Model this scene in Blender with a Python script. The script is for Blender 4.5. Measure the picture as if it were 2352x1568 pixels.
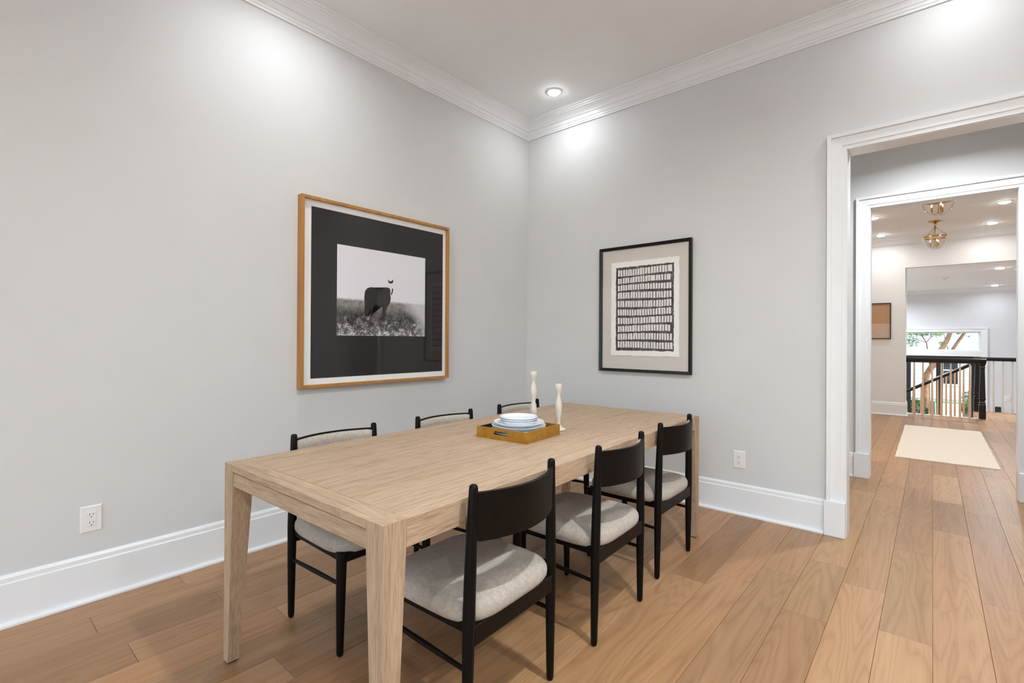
import bpy, bmesh, math, random
from mathutils import Vector, Matrix
random.seed(7)
PI = math.pi
sc = bpy.context.scene
col = sc.collection
for o in list(bpy.data.objects): bpy.data.objects.remove(o)

# ------------------------------------------------------------------ camera
def cam_rot(yaw, pitch, roll):
    f = Vector((-math.sin(yaw), math.cos(yaw), 0)); r = Vector((math.cos(yaw), math.sin(yaw), 0)); u = Vector((0, 0, 1))
    f2 = f*math.cos(pitch) + u*math.sin(pitch); u2 = u*math.cos(pitch) - f*math.sin(pitch)
    r2 = r*math.cos(roll) + u2*math.sin(roll); u3 = u2*math.cos(roll) - r*math.sin(roll)
    return Matrix((r2, u3, -f2)).transposed()
cd = bpy.data.cameras.new('camera'); cam = bpy.data.objects.new('camera', cd); col.objects.link(cam)
cd.sensor_width = 36; cd.sensor_fit = 'HORIZONTAL'; cd.lens = 1121.12/2352*36
cd.shift_y = (775.67-784)/2352; cd.clip_start = .05; cd.clip_end = 200
cam.matrix_world = Matrix.Translation((0, 0, 1.24)) @ cam_rot(math.radians(40.7396), math.radians(.19566), math.radians(.30695)).to_4x4()
sc.camera = cam

# ------------------------------------------------------------------ world, sun, exposure
w = bpy.data.worlds.new('sky'); sc.world = w; w.use_nodes = True
nt = w.node_tree; bg = nt.nodes['Background']; sky = nt.nodes.new('ShaderNodeTexSky')
sky.sky_type = 'NISHITA'; sky.sun_disc = False; sky.sun_elevation = math.radians(42); sky.sun_rotation = math.radians(120)
nt.links.new(sky.outputs[0], bg.inputs[0]); bg.inputs[1].default_value = .72
sl = bpy.data.lights.new('sun', 'SUN'); sl.energy = 4.0; sl.angle = math.radians(.6); sl.color = (1, .9, .76)
so = bpy.data.objects.new('sun', sl); col.objects.link(so)
so.rotation_euler = Vector((-.75, -.12, -.65)).to_track_quat('-Z', 'Y').to_euler()
vs = sc.view_settings; vs.view_transform = 'Standard'; vs.look = 'None'; vs.gamma = 1; vs.use_curve_mapping = False
vs.exposure = 0.62
DOWN = 11.5       # watts of one dining-room downlight

# ------------------------------------------------------------------ constants (metres; camera stands at x=0 y=0)
XW, YW, ZC = -3.015, 3.724, 3.35
XE, YS = 2.6, -4.6
Y2, Y2B, Y3, YF = 5.48, 5.60, 10.45, 16.4
ZF, ZH, ZL = 2.98, 2.55, -1.0

# ------------------------------------------------------------------ material helpers
def S(c):
    return tuple(((v/255)/12.92 if v/255 <= .04045 else ((v/255+.055)/1.055)**2.4) for v in c)
class NT:
    def __init__(s, name):
        s.m = bpy.data.materials.new(name); s.m.use_nodes = True; s.t = s.m.node_tree
        s.b = s.t.nodes['Principled BSDF']; s.out = s.t.nodes['Material Output']
    def n(s, typ, **kw):
        nd = s.t.nodes.new('ShaderNode'+typ)
        for k, v in kw.items():
            if hasattr(nd, k): setattr(nd, k, v)
        return nd
    def l(s, a, b): s.t.links.new(a, b)
    def ramp(s, fac, stops, interp='LINEAR'):
        r = s.n('ValToRGB'); r.color_ramp.interpolation = interp; e = r.color_ramp.elements
        while len(e) < len(stops): e.new(.5)
        for i, (p, c) in enumerate(stops): e[i].position = p; e[i].color = (*c, 1)
        s.l(fac, r.inputs[0]); return r.outputs[0]
    def math(s, op, a, b=None):
        m = s.n('Math', operation=op)
        for i, v in enumerate((a, b)):
            if v is None: continue
            if isinstance(v, (int, float)): m.inputs[i].default_value = v
            else: s.l(v, m.inputs[i])
        return m.outputs[0]
    def noise(s, vec, scale, detail=3, rough=.5, dist=0):
        n = s.n('TexNoise'); n.inputs['Scale'].default_value = scale; n.inputs['Detail'].default_value = detail
        n.inputs['Roughness'].default_value = rough; n.inputs['Distortion'].default_value = dist
        if vec is not None: s.l(vec, n.inputs['Vector'])
        return n.outputs['Fac']
    def bump(s, h, strength, dist=.002):
        b = s.n('Bump'); b.inputs['Strength'].default_value = strength; b.inputs['Distance'].default_value = dist
        s.l(h, b.inputs['Height']); s.l(b.outputs[0], s.b.inputs['Normal'])
    def mix(s, fac, a, b, mode='MIX'):
        m = s.n('Mix', data_type='RGBA', blend_type=mode)
        for sock, v in ((m.inputs[0], fac), (m.inputs[6], a), (m.inputs[7], b)):
            if isinstance(v, (int, float)): sock.default_value = v
            elif isinstance(v, tuple): sock.default_value = (*v, 1)
            else: s.l(v, sock)
        return m.outputs[2]
    def set(s, **kw):
        for k, v in kw.items():
            k = k.replace('_', ' ').title().replace('Ior', 'IOR')
            s.b.inputs[k].default_value = v
        return s
MATS = {}
def plain(name, c, rough=.5, metal=0, var=.03, scale=40, bump=0, spec=.5, coat=0):
    t = NT(name); tc = t.n('TexCoord').outputs['Object']
    f = t.noise(tc, scale, 3)
    lo = tuple(v*(1-var) for v in c); hi = tuple(min(1, v*(1+var)) for v in c)
    t.l(t.ramp(f, [(.3, lo), (.7, hi)]), t.b.inputs['Base Color'])
    t.b.inputs['Roughness'].default_value = rough; t.b.inputs['Metallic'].default_value = metal
    t.b.inputs['Specular IOR Level'].default_value = spec; t.b.inputs['Coat Weight'].default_value = coat
    if bump: t.bump(f, bump)
    MATS[name] = t.m; return t.m
def emis(name, c, k):
    t = NT(name); t.b.inputs['Base Color'].default_value = (*c, 1)
    t.b.inputs['Emission Color'].default_value = (*c, 1); t.b.inputs['Emission Strength'].default_value = k
    MATS[name] = t.m; return t.m
def pane(name, tint=(1, 1, 1), refl=1.0, ior=1.5):
    t = NT(name); t.t.nodes.remove(t.b)
    tr = t.n('BsdfTransparent'); tr.inputs[0].default_value = (*tint, 1)
    gl = t.n('BsdfGlossy'); gl.inputs['Roughness'].default_value = .015
    fc = t.n('LayerWeight'); fc.inputs[0].default_value = .5      # Schlick reflectance, same from both sides of the pane
    fr = t.math('ADD', .04, t.math('MULTIPLY', .96, t.math('POWER', fc.outputs['Facing'], 5.0)))
    mx = t.n('MixShader'); t.l(t.math('MULTIPLY', fr, refl), mx.inputs[0])
    t.l(tr.outputs[0], mx.inputs[1]); t.l(gl.outputs[0], mx.inputs[2]); t.l(mx.outputs[0], t.out.inputs[0])
    MATS[name] = t.m; return t.m
def wood(name, light, mid, dark, axis='y', rough=.4, ring=9, amp=.9, contrast=1.0, var=.18, fibre=.5, bump=.15, pores=.0, hue=None, spec=.4, sharp=.5, blur=.45, stops=(.28, .62, 1.0), ff=(4, 160)):
    """oak-like grain running along the given object axis; every object gets its own cut of the log"""
    t = NT(name); tc = t.n('TexCoord').outputs['Object']; oi = t.n('ObjectInfo').outputs['Random']
    mp = t.n('Mapping'); sc3 = {'x': (.09, 1, 1), 'y': (1, .09, 1), 'z': (1, 1, .09)}[axis]
    mp.inputs['Scale'].default_value = sc3
    cb = t.n('CombineXYZ'); r1 = t.math('MULTIPLY', oi, 61.0); r2 = t.math('MULTIPLY', oi, 23.0)
    t.l(r1, cb.inputs[0]); t.l(r2, cb.inputs[1]); t.l(r1, cb.inputs[2])
    ad = t.n('VectorMath', operation='ADD'); t.l(tc, mp.inputs['Vector']); t.l(mp.outputs[0], ad.inputs[0]); t.l(cb.outputs[0], ad.inputs[1])
    v = ad.outputs[0]
    big = t.noise(v, 5.0, 2, .5, .3)
    w = t.math('FRACT', t.math('MULTIPLY', big, ring))
    tri = t.math('POWER', t.math('ABSOLUTE', t.math('SUBTRACT', t.math('MULTIPLY', w, 2), 1)), sharp)
    mp2 = t.n('Mapping'); mp2.inputs['Scale'].default_value = {'x': (ff[0], ff[1], ff[1]), 'y': (ff[1], ff[0], ff[1]), 'z': (ff[1], ff[1], ff[0])}[axis]
    t.l(tc, mp2.inputs['Vector']); fb = t.noise(mp2.outputs[0], 1.0, 3, .6)
    mp3 = t.n('Mapping'); mp3.inputs['Scale'].default_value = {'x': (1.2, 22, 22), 'y': (22, 1.2, 22), 'z': (22, 22, 1.2)}[axis]
    t.l(ad.outputs[0], mp3.inputs['Vector']); md = t.noise(tc, 1, 1); md = t.noise(mp3.outputs[0], 1.0, 3, .55)
    g = t.math('ADD', t.math('MULTIPLY', tri, amp*.5), t.math('ADD', t.math('MULTIPLY', fb, fibre), t.math('MULTIPLY', md, blur)))
    c = t.ramp(g, [(stops[0], dark), (stops[1], mid), (stops[2], light)])
    # board-to-board difference
    k = t.math('ADD', 1-var*.55, t.math('MULTIPLY', oi, var))
    cc = t.n('CombineColor'); [t.l(k, cc.inputs[i]) for i in range(3)]
    c = t.mix(1.0, c, cc.outputs[0], 'MULTIPLY')
    if hue:
        f2 = t.math('FRACT', t.math('MULTIPLY', oi, 7.31))
        c = t.mix(t.math('MULTIPLY', f2, .5), c, hue, 'MULTIPLY')
    t.l(c, t.b.inputs['Base Color']); t.b.inputs['Roughness'].default_value = rough
    t.b.inputs['Specular IOR Level'].default_value = spec
    t.bump(t.math('ADD', fb, t.math('MULTIPLY', tri, .4)), bump, .001)
    MATS[name] = t.m; return t.m

# paints
plain('wall_paint', (.685, .685, .675), .6, var=.012, scale=3, spec=.25)
plain('foyer_paint', (.80, .795, .78), .6, var=.012, scale=3, spec=.25)
plain('stair_paint', (.74, .745, .76), .6, var=.012, scale=3, spec=.25)
plain('ceiling_paint', (.90, .92, .93), .7, var=.012, scale=3, spec=.2)
plain('trim_white', (.84, .85, .85), .32, var=.01, scale=6, spec=.45)
plain('outlet_white', (.84, .83, .81), .35, var=.01)
plain('slot_dark', (.02, .018, .016), .6)
# woods
wood('floor_oak', S((192, 153, 112)), S((176, 137, 97)), S((146, 108, 72)), 'y', .36, ring=20, amp=.46, var=.30, fibre=.36, bump=.1, hue=S((230, 210, 204)), sharp=.4, blur=.42, ff=(5, 260))
for a in 'xyz':
    wood('table_oak_'+a, S((198, 173, 146)), S((179, 153, 126)), S((119, 96, 75)), a, .55, ring=12, amp=.34, var=.10, fibre=1.1, bump=.5, spec=.25, sharp=.35, blur=.22, stops=(.36, .76, 1.06), ff=(13, 400))
wood('frame_oak', S((196, 146, 84)), S((178, 126, 66)), S((150, 100, 48)), 'z', .4, ring=5, amp=.5, var=.1, fibre=.5)
wood('frame_oak_y', S((196, 146, 84)), S((178, 126, 66)), S((150, 100, 48)), 'y', .4, ring=5, amp=.5, var=.1, fibre=.5)
wood('baluster_wood', S((244, 214, 178)), S((236, 202, 164)), S((222, 184, 146)), 'z', .45, ring=4, amp=.4, var=.1, fibre=.3)
plain('black_wood', (.0034, .003, .0028), .42, var=.25, scale=60, spec=.16)
plain('black_shell', (.0052, .0034, .0025), .45, var=.25, scale=30, spec=.16)
plain('black_rail', (.010, .007, .0065), .3, var=.2, spec=.35)
plain('black_frame', (.008, .008, .0075), .36, var=.2, spec=.3)
plain('door_black', (.012, .014, .022), .35, var=.1)
# textiles
def boucle(name, a, b):
    t = NT(name); tc = t.n('TexCoord').outputs['Object']
    f = t.noise(tc, 420, 3, .7); g = t.noise(tc, 60, 2)
    h = t.math('ADD', t.math('MULTIPLY', f, .8), t.math('MULTIPLY', g, .2))
    t.l(t.ramp(h, [(.34, a), (.62, b)]), t.b.inputs['Base Color']); t.b.inputs['Roughness'].default_value = .95
    t.b.inputs['Sheen Weight'].default_value = .25; t.b.inputs['Specular IOR Level'].default_value = .1
    t.bump(h, .9, .003); MATS[name] = t.m
boucle('seat_fabric', S((148, 137, 124)), S((210, 200, 186)))
boucle('rug_wool', S((226, 212, 190)), S((246, 236, 218)))
# table things
def gold():
    t = NT('tray_gold'); tc = t.n('TexCoord').outputs['Object']; f = t.noise(tc, 30, 4, .6)
    t.l(t.ramp(f, [(.3, S((158, 110, 30))), (.7, S((186, 136, 48)))]), t.b.inputs['Base Color'])
    t.b.inputs['Metallic'].default_value = .35; t.b.inputs['Roughness'].default_value = .38; MATS['tray_gold'] = t.m
gold()
plain('tray_inside', (.02, .016, .012), .35)
plain('porcelain', (.80, .83, .88), .12, var=.01, spec=.6, coat=.4)
plain('candle_ceramic', (.66, .60, .52), .55, var=.05, scale=25)
plain('brass', S((196, 150, 62)), .28, 1.0, var=.06)
plain('paper_white', (.93, .93, .91), .8, var=.01)
plain('print_black', (.007, .0056, .0048), .7, var=.05)
plain('horse_ink', (.022, .018, .015), .8, var=.2, scale=60)
plain('mat_linen', S((216, 208, 199)), .9, var=.02, scale=300)
plain('deckle_paper', S((248, 245, 240)), .9, var=.015, scale=30, bump=.1)
def ink():
    t = NT('block_ink'); tc = t.n('TexCoord').outputs['Object']; f = t.noise(tc, 130, 4, .75); g = t.noise(tc, 22, 2)
    h = t.math('ADD', t.math('MULTIPLY', f, .7), t.math('MULTIPLY', g, .3))
    t.l(t.ramp(h, [(.36, S((44, 40, 42))), (.55, S((86, 80, 80))), (.64, S((176, 170, 168)))]), t.b.inputs['Base Color'])
    t.b.inputs['Roughness'].default_value = .9; MATS['block_ink'] = t.m
ink()
plain('cell_paper', S((240, 233, 231)), .9, var=.03, scale=60)
pane('picture_glass', refl=.42); pane('window_glass', (.97, .98, .98), .5); pane('lamp_glass', (.98, .97, .95), 2.0)
plain('desert_sand', S((200, 172, 150)), .8, var=.06, scale=14); plain('desert_sky', S((180, 142, 108)), .8, var=.03, scale=14)
emis('lens_glow', (.96, .98, 1), 45.0); emis('bulb_glow', (1, .88, .68), .5)
plain('fixture_white', (.85, .85, .83), .5, var=.01)
plain('rubber_black', (.01, .01, .01), .7)
# outdoors
plain('siding_white', (.52, .54, .57), .6, var=.02, scale=2); plain('grass', S((88, 140, 52)), .9, var=.35, scale=9)
plain('path_stone', (.76, .77, .78), .85, var=.08, scale=5); plain('bark', S((118, 84, 60)), .9, var=.4, scale=9, bump=.6)
plain('leaf_green', S((96, 116, 30)), .6, var=.35, scale=5); plain('shrub_green', S((58, 92, 40)), .7, var=.4, scale=8)
plain('dark_glass', (.02, .025, .03), .08, spec=.6); plain('mulch', S((58, 46, 40)), .95, var=.3); plain('wall_box_black', (.012, .012, .013), .5)

# ------------------------------------------------------------------ mesh helpers
class MB:
    def __init__(s): s.v = []; s.f = []
    def add(s, v, f):
        o = len(s.v); s.v += [tuple(p) for p in v]; s.f += [tuple(i+o for i in q) for q in f]; return s
    def box(s, x0, x1, y0, y1, z0, z1):
        return s.add([(x0,y0,z0),(x1,y0,z0),(x1,y1,z0),(x0,y1,z0),(x0,y0,z1),(x1,y0,z1),(x1,y1,z1),(x0,y1,z1)],
                     [(0,3,2,1),(4,5,6,7),(0,1,5,4),(1,2,6,5),(2,3,7,6),(3,0,4,7)])
    def hexa(s, b, t):      # two quads (bottom ccw, top ccw)
        return s.add(list(b)+list(t), [(0,3,2,1),(4,5,6,7),(0,1,5,4),(1,2,6,5),(2,3,7,6),(3,0,4,7)])
    def lathe(s, prof, n=32, c=(0,0,0), cap=True):
        v = []; f = []; m = len(prof)
        for i in range(n):
            a = 2*PI*i/n
            for r, z in prof: v.append((c[0]+r*math.cos(a), c[1]+r*math.sin(a), c[2]+z))
        for i in range(n):
            j = (i+1) % n
            for k in range(m-1): f.append((i*m+k, j*m+k, j*m+k+1, i*m+k+1))
        if cap:
            if prof[0][0] > 1e-6: f.append(tuple(i*m for i in reversed(range(n))))
            if prof[-1][0] > 1e-6: f.append(tuple(i*m+m-1 for i in range(n)))
        return s.add(v, f)
    def tube(s, pts, rad, n=12, cap=True):
        P = [Vector(p) for p in pts]; v = []; f = []
        if isinstance(rad, (int, float)): rad = [rad]*len(P)
        ref = None
        for i, p in enumerate(P):
            t = (P[min(i+1, len(P)-1)]-P[max(i-1, 0)]).normalized()
            if ref is None: ref = Vector((1,0,0)) if abs(t.x) < .8 else Vector((0,1,0))
            a = (ref - t*ref.dot(t)).normalized(); b = t.cross(a); ref = a
            for k in range(n):
                g = 2*PI*k/n; v.append(p + (a*math.cos(g)+b*math.sin(g))*rad[i])
        for i in range(len(P)-1):
            for k in range(n):
                l = (k+1) % n; f.append((i*n+k, i*n+l, (i+1)*n+l, (i+1)*n+k))
        if cap: f.append(tuple(reversed(range(n)))); f.append(tuple((len(P)-1)*n+k for k in range(n)))
        return s.add(v, f)
    def poly(s, pts): return s.add(pts, [tuple(range(len(pts)))])
    def build(s, name, mat, parent=None, smooth=False, bevel=0, seg=1, fix=True, ang=None):
        me = bpy.data.meshes.new(name); bm = bmesh.new()
        vs_ = [bm.verts.new(p) for p in s.v]
        for q in s.f:
            try: bm.faces.new([vs_[i] for i in q])
            except ValueError: pass
        bmesh.ops.remove_doubles(bm, verts=bm.verts, dist=1e-6)
        if fix: bmesh.ops.recalc_face_normals(bm, faces=bm.faces)
        if bevel: bmesh.ops.bevel(bm, geom=list(bm.edges), offset=bevel, segments=seg, affect='EDGES', clamp_overlap=True)
        bm.to_mesh(me); bm.free()
        if smooth:
            for p in me.polygons: p.use_smooth = True
            if ang is not None:
                try: me.set_sharp_from_angle(angle=math.radians(ang))
                except Exception: pass
        me.materials.append(MATS[mat]); o = bpy.data.objects.new(name, me); col.objects.link(o)
        if parent: o.parent = parent
        return o
def tag(o, label, cat=None, group=None, kind=None):
    o['label'] = label
    if cat: o['category'] = cat
    if group: o['group'] = group
    if kind: o['kind'] = kind
    return o
def thing(name, label, cat, loc=(0,0,0), rz=0, group=None, kind=None):
    o = bpy.data.objects.new(name, None); col.objects.link(o); o.location = loc; o.rotation_euler = (0,0,rz); o.empty_display_size = .1
    return tag(o, label, cat, group, kind)
def copy_tree(o, parent=None):
    c = o.copy(); col.objects.link(c); c.parent = parent
    for ch in list(o.children): copy_tree(ch, c)
    return c
def struct(o, label, cat): return tag(o, label, cat, kind='structure')
def moulding(axis, const, inward, a, b, prof, ma=0, mb=0):
    """profile of (distance from wall, z) swept along a wall; ma/mb = mitre sign at each end (+1 shortens with depth)"""
    m = MB(); n = len(prof); v = []
    for e, mi, sg in ((a, ma, 1), (b, mb, -1)):
        for d, z in prof:
            t = e + sg*mi*d; q = const + inward*d
            v.append((t, q, z) if axis == 'x' else (q, t, z))
    f = [(i, (i+1) % n, n+(i+1) % n, n+i) for i in range(n)] + [tuple(range(n)), tuple(reversed(range(n, 2*n)))]
    return m.add(v, f)

# ================================================================== STRUCTURE
# ---- floor: slab + oak planks (each plank an object)
m = MB().box(XW-.15, XE+.15, YS-.15, 10.93, -.2, -.0145).box(.56, 3.0, 10.93, 12.16, -.2, -.0145)
floor = struct(m.build('floor', 'floor_oak'), 'wide plank oak floor running through dining room and hall', 'floor')
PW = .1767; X00 = .003
joints = {-1: [2.63, 3.73, 5.355], -2: [3.028, 4.65], 0: [4.265], 1: [3.227, 4.85], -3: [2.543, 3.22], -4: [2.935], -5: [2.706],
          -16: [.425], -14: [.49], -17: [.798], -15: [.865], -13: [1.0]}
def plank(x0, x1, y0, y1):
    g = .0006; cx, cy = (x0+x1)/2, (y0+y1)/2
    m = MB().box(x0+g-cx, x1-g-cx, y0+g-cy, y1-g-cy, -.0145, 0)
    o = m.build('plank', 'floor_oak', floor, bevel=.0007); o.location = (cx, cy, 0)
rnd = random.Random(21)
for i in range(-18, 15):
    x0 = X00 + PW*i; x1 = x0+PW
    far = -1.3 < x0 < 1.5
    ya, yb = -.8, (10.93 if far else YW+.05)
    if x0 < XW-.15: continue
    x0c = max(x0, XW-.02)
    js = sorted(joints.get(i, []))
    cuts = []
    if js:
        y = js[0]
        while y > ya: 
            y -= rnd.uniform(1.0, 2.0); cuts.append(y)
        cuts += js; y = js[-1]
    else:
        y = ya - rnd.uniform(0, 1.4); cuts.append(y)
    while y < yb: 
        y += rnd.uniform(.75, 1.9); cuts.append(y)
    cuts = sorted(cuts)
    for a, b in zip(cuts, cuts[1:]):
        a, b = max(a, ya), min(b, yb)
        if b-a > .02: plank(x0c, x1, a, b)
for i in range(4, 16):
    x0 = X00+PW*i
    if x0 < .56: x0 = .56
    y = 10.93; plank(x0, X00+PW*(i+1), 10.93, 11.4+.5*((i*7) % 3)/3); plank(x0, X00+PW*(i+1), 11.4+.5*((i*7) % 3)/3, 12.16)

# ---- dining room walls
DL, DR, DH = -.412, .52, 2.455       # doorway 1 clear opening
struct(MB().box(XW-.14, XW, YS-.14, YW+.14, -.1, ZC+.1).build('wall_left', 'wall_paint'), 'pale grey dining room wall holding the horse photograph', 'wall')
struct(MB().box(XW, DL, YW, YW+.14, -.1, ZC+.1).box(DR, XE+.14, YW, YW+.14, -.1, ZC+.1).box(DL, DR, YW, YW+.14, DH, ZC+.1).build('wall_back', 'wall_paint'),
       'pale grey dining room wall with the doorway and the brick-pattern print', 'wall')
struct(MB().box(XE, XE+.14, YS-.14, YW, -.1, ZC+.1).build('wall_right', 'wall_paint'), 'dining room wall to the right, outside the photo', 'wall')
WX = ((-1.75, -.45), (-.1, 1.2), (1.4, 2.45)); WZ = (.30, 2.80)
m = MB()
xs = [XW]+[v for p in WX for v in p]+[XE]
for a, b in ((0, 1), (2, 3), (4, 5), (6, 7)): m.box(xs[a], xs[b], YS-.14, YS, -.1, ZC+.1)
for a, b in WX: m.box(a, b, YS-.14, YS, -.1, WZ[0]).box(a, b, YS-.14, YS, WZ[1], ZC+.1)
struct(m.build('wall_front', 'wall_paint'), 'dining room window wall behind the camera', 'wall')
for k, (a, b) in enumerate(WX):
    wn = thing('window_%d' % (k+2), 'tall white framed window behind the camera, %s one' % ('left', 'middle', 'right')[k], 'window', (0,0,0), kind='structure')
    f = MB(); t = .05
    f.box(a, a+t, YS-.1, YS-.04, WZ[0], WZ[1]).box(b-t, b, YS-.1, YS-.04, WZ[0], WZ[1]).box(a+t, b-t, YS-.1, YS-.04, WZ[0], WZ[0]+t).box(a+t, b-t, YS-.1, YS-.04, WZ[1]-t, WZ[1]).box(a+t, b-t, YS-.1, YS-.04, 1.42, 1.47)
    f.build('window_frame', 'trim_white', wn)
    MB().box(a+t, b-t, YS-.075, YS-.07, WZ[0]+t, 1.42).build('pane', 'window_glass', wn); MB().box(a+t, b-t, YS-.075, YS-.07, 1.47, WZ[1]-t).build('pane', 'window_glass', wn)
struct(MB().box(XW-.14, XE+.14, YS-.14, YW+.14, ZC, ZC+.12).build('ceiling', 'ceiling_paint'), 'off white dining room ceiling', 'ceiling')

# ---- crown moulding, baseboards
crown = [(0, 3.185), (.010, 3.185), (.011, 3.199), (.015, 3.202), (.016, 3.219), (.021, 3.223), (.023, 3.256), (.029, 3.259), (.031, 3.270), (.038, 3.287), (.049, 3.302), (.062, 3.312), (.064, 3.320), (.074, 3.323), (.076, 3.332), (.087, 3.335), (.089, 3.3495), (0, 3.3495)]
struct(moulding('y', XW, 1, YS, YW, crown, 1, 1).build('trim_1', 'trim_white'), 'white crown moulding along the left wall', 'crown moulding')
struct(moulding('x', YW, -1, XW, XE, crown, 1, 1).build('trim_2', 'trim_white'), 'white crown moulding above the doorway wall', 'crown moulding')
base = [(0, 0.0005), (.036, .0005), (.036, .010), (.030, .017), (.018, .019), (.018, .182), (.012, .186), (.012, .205), (.006, .216), (0, .218)]
struct(moulding('y', XW, 1, YS, YW, base, 1, 1).build('baseboard_left', 'trim_white'), 'tall white baseboard along the left wall', 'baseboard')
struct(moulding('x', YW, -1, XW, DL-.118, base, 1, 0).build('baseboard_back', 'trim_white'), 'tall white baseboard between the corner and doorway', 'baseboard')
struct(moulding('x', YW, -1, DR+.118, XE, base, 0, 1).build('baseboard_right', 'trim_white'), 'white baseboard right of the doorway, outside the photo', 'baseboard')

def doorway(name, y, xl, xr, zh, label, thick, back=True):
    d = thing(name, label, 'doorway', (0,0,0), kind='structure')
    W = .103
    cs = [(0, .012), (.022, .012), (.027, .018), (.027, .018), (.080, .020), (.081, .034), (W, .036), (W, 0), (0, 0)]   # (away from opening, proud of wall)
    for side, xe in ((-1, xl), (1, xr)):
        v = []; n = len(cs)
        for z, mit in ((.222, 0), (zh, 1)):
            for u, p in cs: v.append((xe+side*u, y-p, z+(u if mit else 0)))
        MB().add(v, [(i, (i+1) % n, n+(i+1) % n, n+i) for i in range(n)]+[tuple(range(n)), tuple(range(n, 2*n))]).build('casing', 'trim_white', d)
        a, b = sorted((xe-side*.0, xe+side*.116)); MB().box(a, b, y-.042, y, .0005, .222).build('plinth_block', 'trim_white', d, bevel=.002)
        a, b = sorted((xe, xe-side*.003)); MB().box(a, b, y-.001, y+thick, .0, zh).build('jamb', 'trim_white', d)
    v = []; n = len(cs)
    for xe, sg in ((xl, -1), (xr, 1)):
        for u, p in cs: v.append((xe+sg*u, y-p, zh+u))
    MB().add(v, [(i, (i+1) % n, n+(i+1) % n, n+i) for i in range(n)]+[tuple(range(n)), tuple(range(n, 2*n))]).build('head_casing', 'trim_white', d)
    MB().box(xl, xr, y-.001, y+thick, zh-.004, zh).build('head_jamb', 'trim_white', d)
    return d
doorway('door_1', YW, DL, DR, DH, 'white cased doorway leading out of the dining room', .141)
D2L, D2R, D2H = -.43, .512, 2.45
doorway('door_2', Y2, D2L, D2R, D2H, 'second white cased doorway beyond the passage', .121)

# ---- passage between the two doorways
struct(MB().box(-2.6, D2L, Y2, Y2B, -.1, 3.1).box(D2R, 2.6, Y2, Y2B, -.1, 3.1).box(D2L, D2R, Y2, Y2B, D2H, 3.1).build('wall_passage', 'wall_paint'), 'grey passage wall around the second doorway', 'wall')
struct(MB().box(-2.72, -2.6, YW+.14, Y2B, -.1, 3.1).build('wall_passage_left', 'wall_paint'), 'left end wall of the passage, out of view', 'wall')
struct(MB().box(2.6, 2.72, YW+.14, Y2B, -.1, 3.1).build('wall_passage_right', 'wall_paint'), 'right end wall of the passage, out of view', 'wall')
struct(MB().box(-2.72, 2.72, YW+.14, Y2B, ZF, 3.1).build('ceiling_passage', 'ceiling_paint'), 'ceiling of the passage', 'ceiling')
struct(moulding('x', Y2, -1, -2.6, D2L-.118, base).build('baseboard_passage', 'trim_white'), 'white baseboard of the passage left of the second doorway', 'baseboard')

# ---- foyer
struct(MB().box(-2.52, -2.4, Y2B, Y3+.6, -.1, 3.1).build('wall_foyer_left', 'foyer_paint'), 'left foyer wall, out of view', 'wall')
struct(MB().box(2.4, 2.52, Y2B, Y3+.6, -.1, 3.1).build('wall_foyer_right', 'foyer_paint'), 'right foyer wall, out of view', 'wall')
struct(MB().box(-2.52, 2.52, Y2B, Y3+.12, ZF, 3.1).build('ceiling_foyer', 'ceiling_paint'), 'foyer ceiling with brass lanterns and downlights', 'ceiling')
OL, OR, OH = -.345, 1.9, 2.472
struct(MB().box(-2.4, OL, Y3, Y3+.6, -.1, 3.1).box(OR, 2.4, Y3, Y3+.6, -.1, 3.1).box(OL, OR, Y3, Y3+.12, OH, 3.1).build('wall_foyer', 'foyer_paint'), 'warm white foyer wall with the wide opening to the stairs', 'wall')
crown3 = [(d*1.35, ZF-.001-(3.3495-z)*.72) for d, z in crown]
struct(moulding('x', Y3, -1, -2.4, 2.4, crown3).build('trim_3', 'trim_white'), 'white crown moulding on the far foyer wall', 'crown moulding')
struct(moulding('x', Y3, -1, -2.4, OL, base, 0, -1).build('baseboard_foyer', 'trim_white'), 'white baseboard on the foyer wall beside the stairs', 'baseboard')
struct(moulding('y', OL, 1, Y3, Y3+.48, base, -1, 0).build('trim_4', 'trim_white'), 'short baseboard return beside the balustrade', 'baseboard')

# ---- stair hall
WL, WR = -.62, .88
struct(MB().box(-2.4, WL, YF, YF+.15, ZL-.1, 2.7).box(WR, 3.0, YF, YF+.15, ZL-.1, 2.7).box(WL, WR, YF, YF+.15, 1.475, 2.7).box(WL, WR, YF, YF+.15, .90, 1.02).build('wall_entry', 'stair_paint'), 'pale cool grey entry wall around the transom and glass doors', 'wall')
struct(MB().box(-2.52, -2.4, Y3+.6, YF+.15, ZL-.1, 2.7).build('wall_entry_left', 'stair_paint'), 'left wall of the stair hall, out of view', 'wall')
struct(MB().box(3.0, 3.12, Y3+.12, YF+.15, ZL-.1, 2.7).box(2.52, 3.0, Y3+.12, Y3+.2, -.2, 2.7).build('wall_entry_right', 'stair_paint'), 'right wall of the stair hall, out of view', 'wall')
struct(MB().box(-2.52, 3.12, Y3+.12, YF+.15, ZH, 2.7).build('ceiling_entry', 'ceiling_paint'), 'lower ceiling of the stair hall', 'ceiling')
struct(MB().box(-2.4, 3.0, 10.5, YF+.1, ZL-.1, ZL).build('floor_entry', 'floor_oak'), 'lower entry landing floor', 'floor')
crown4 = [(0, 2.462), (.02, 2.462), (.024, 2.485), (.05, 2.49), (.09, 2.52), (.13, 2.545), (.14, 2.5495), (0, 2.5495)]
struct(moulding('x', YF, -1, -2.4, 3.0, crown4).build('trim_5', 'trim_white'), 'white crown moulding on the entry wall', 'crown moulding')
m = MB()
for i in range(6): m.box(.56-.27*(i+1), .56-.27*i, 10.99, 12.03, ZL, -.165*(i+1))
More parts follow.
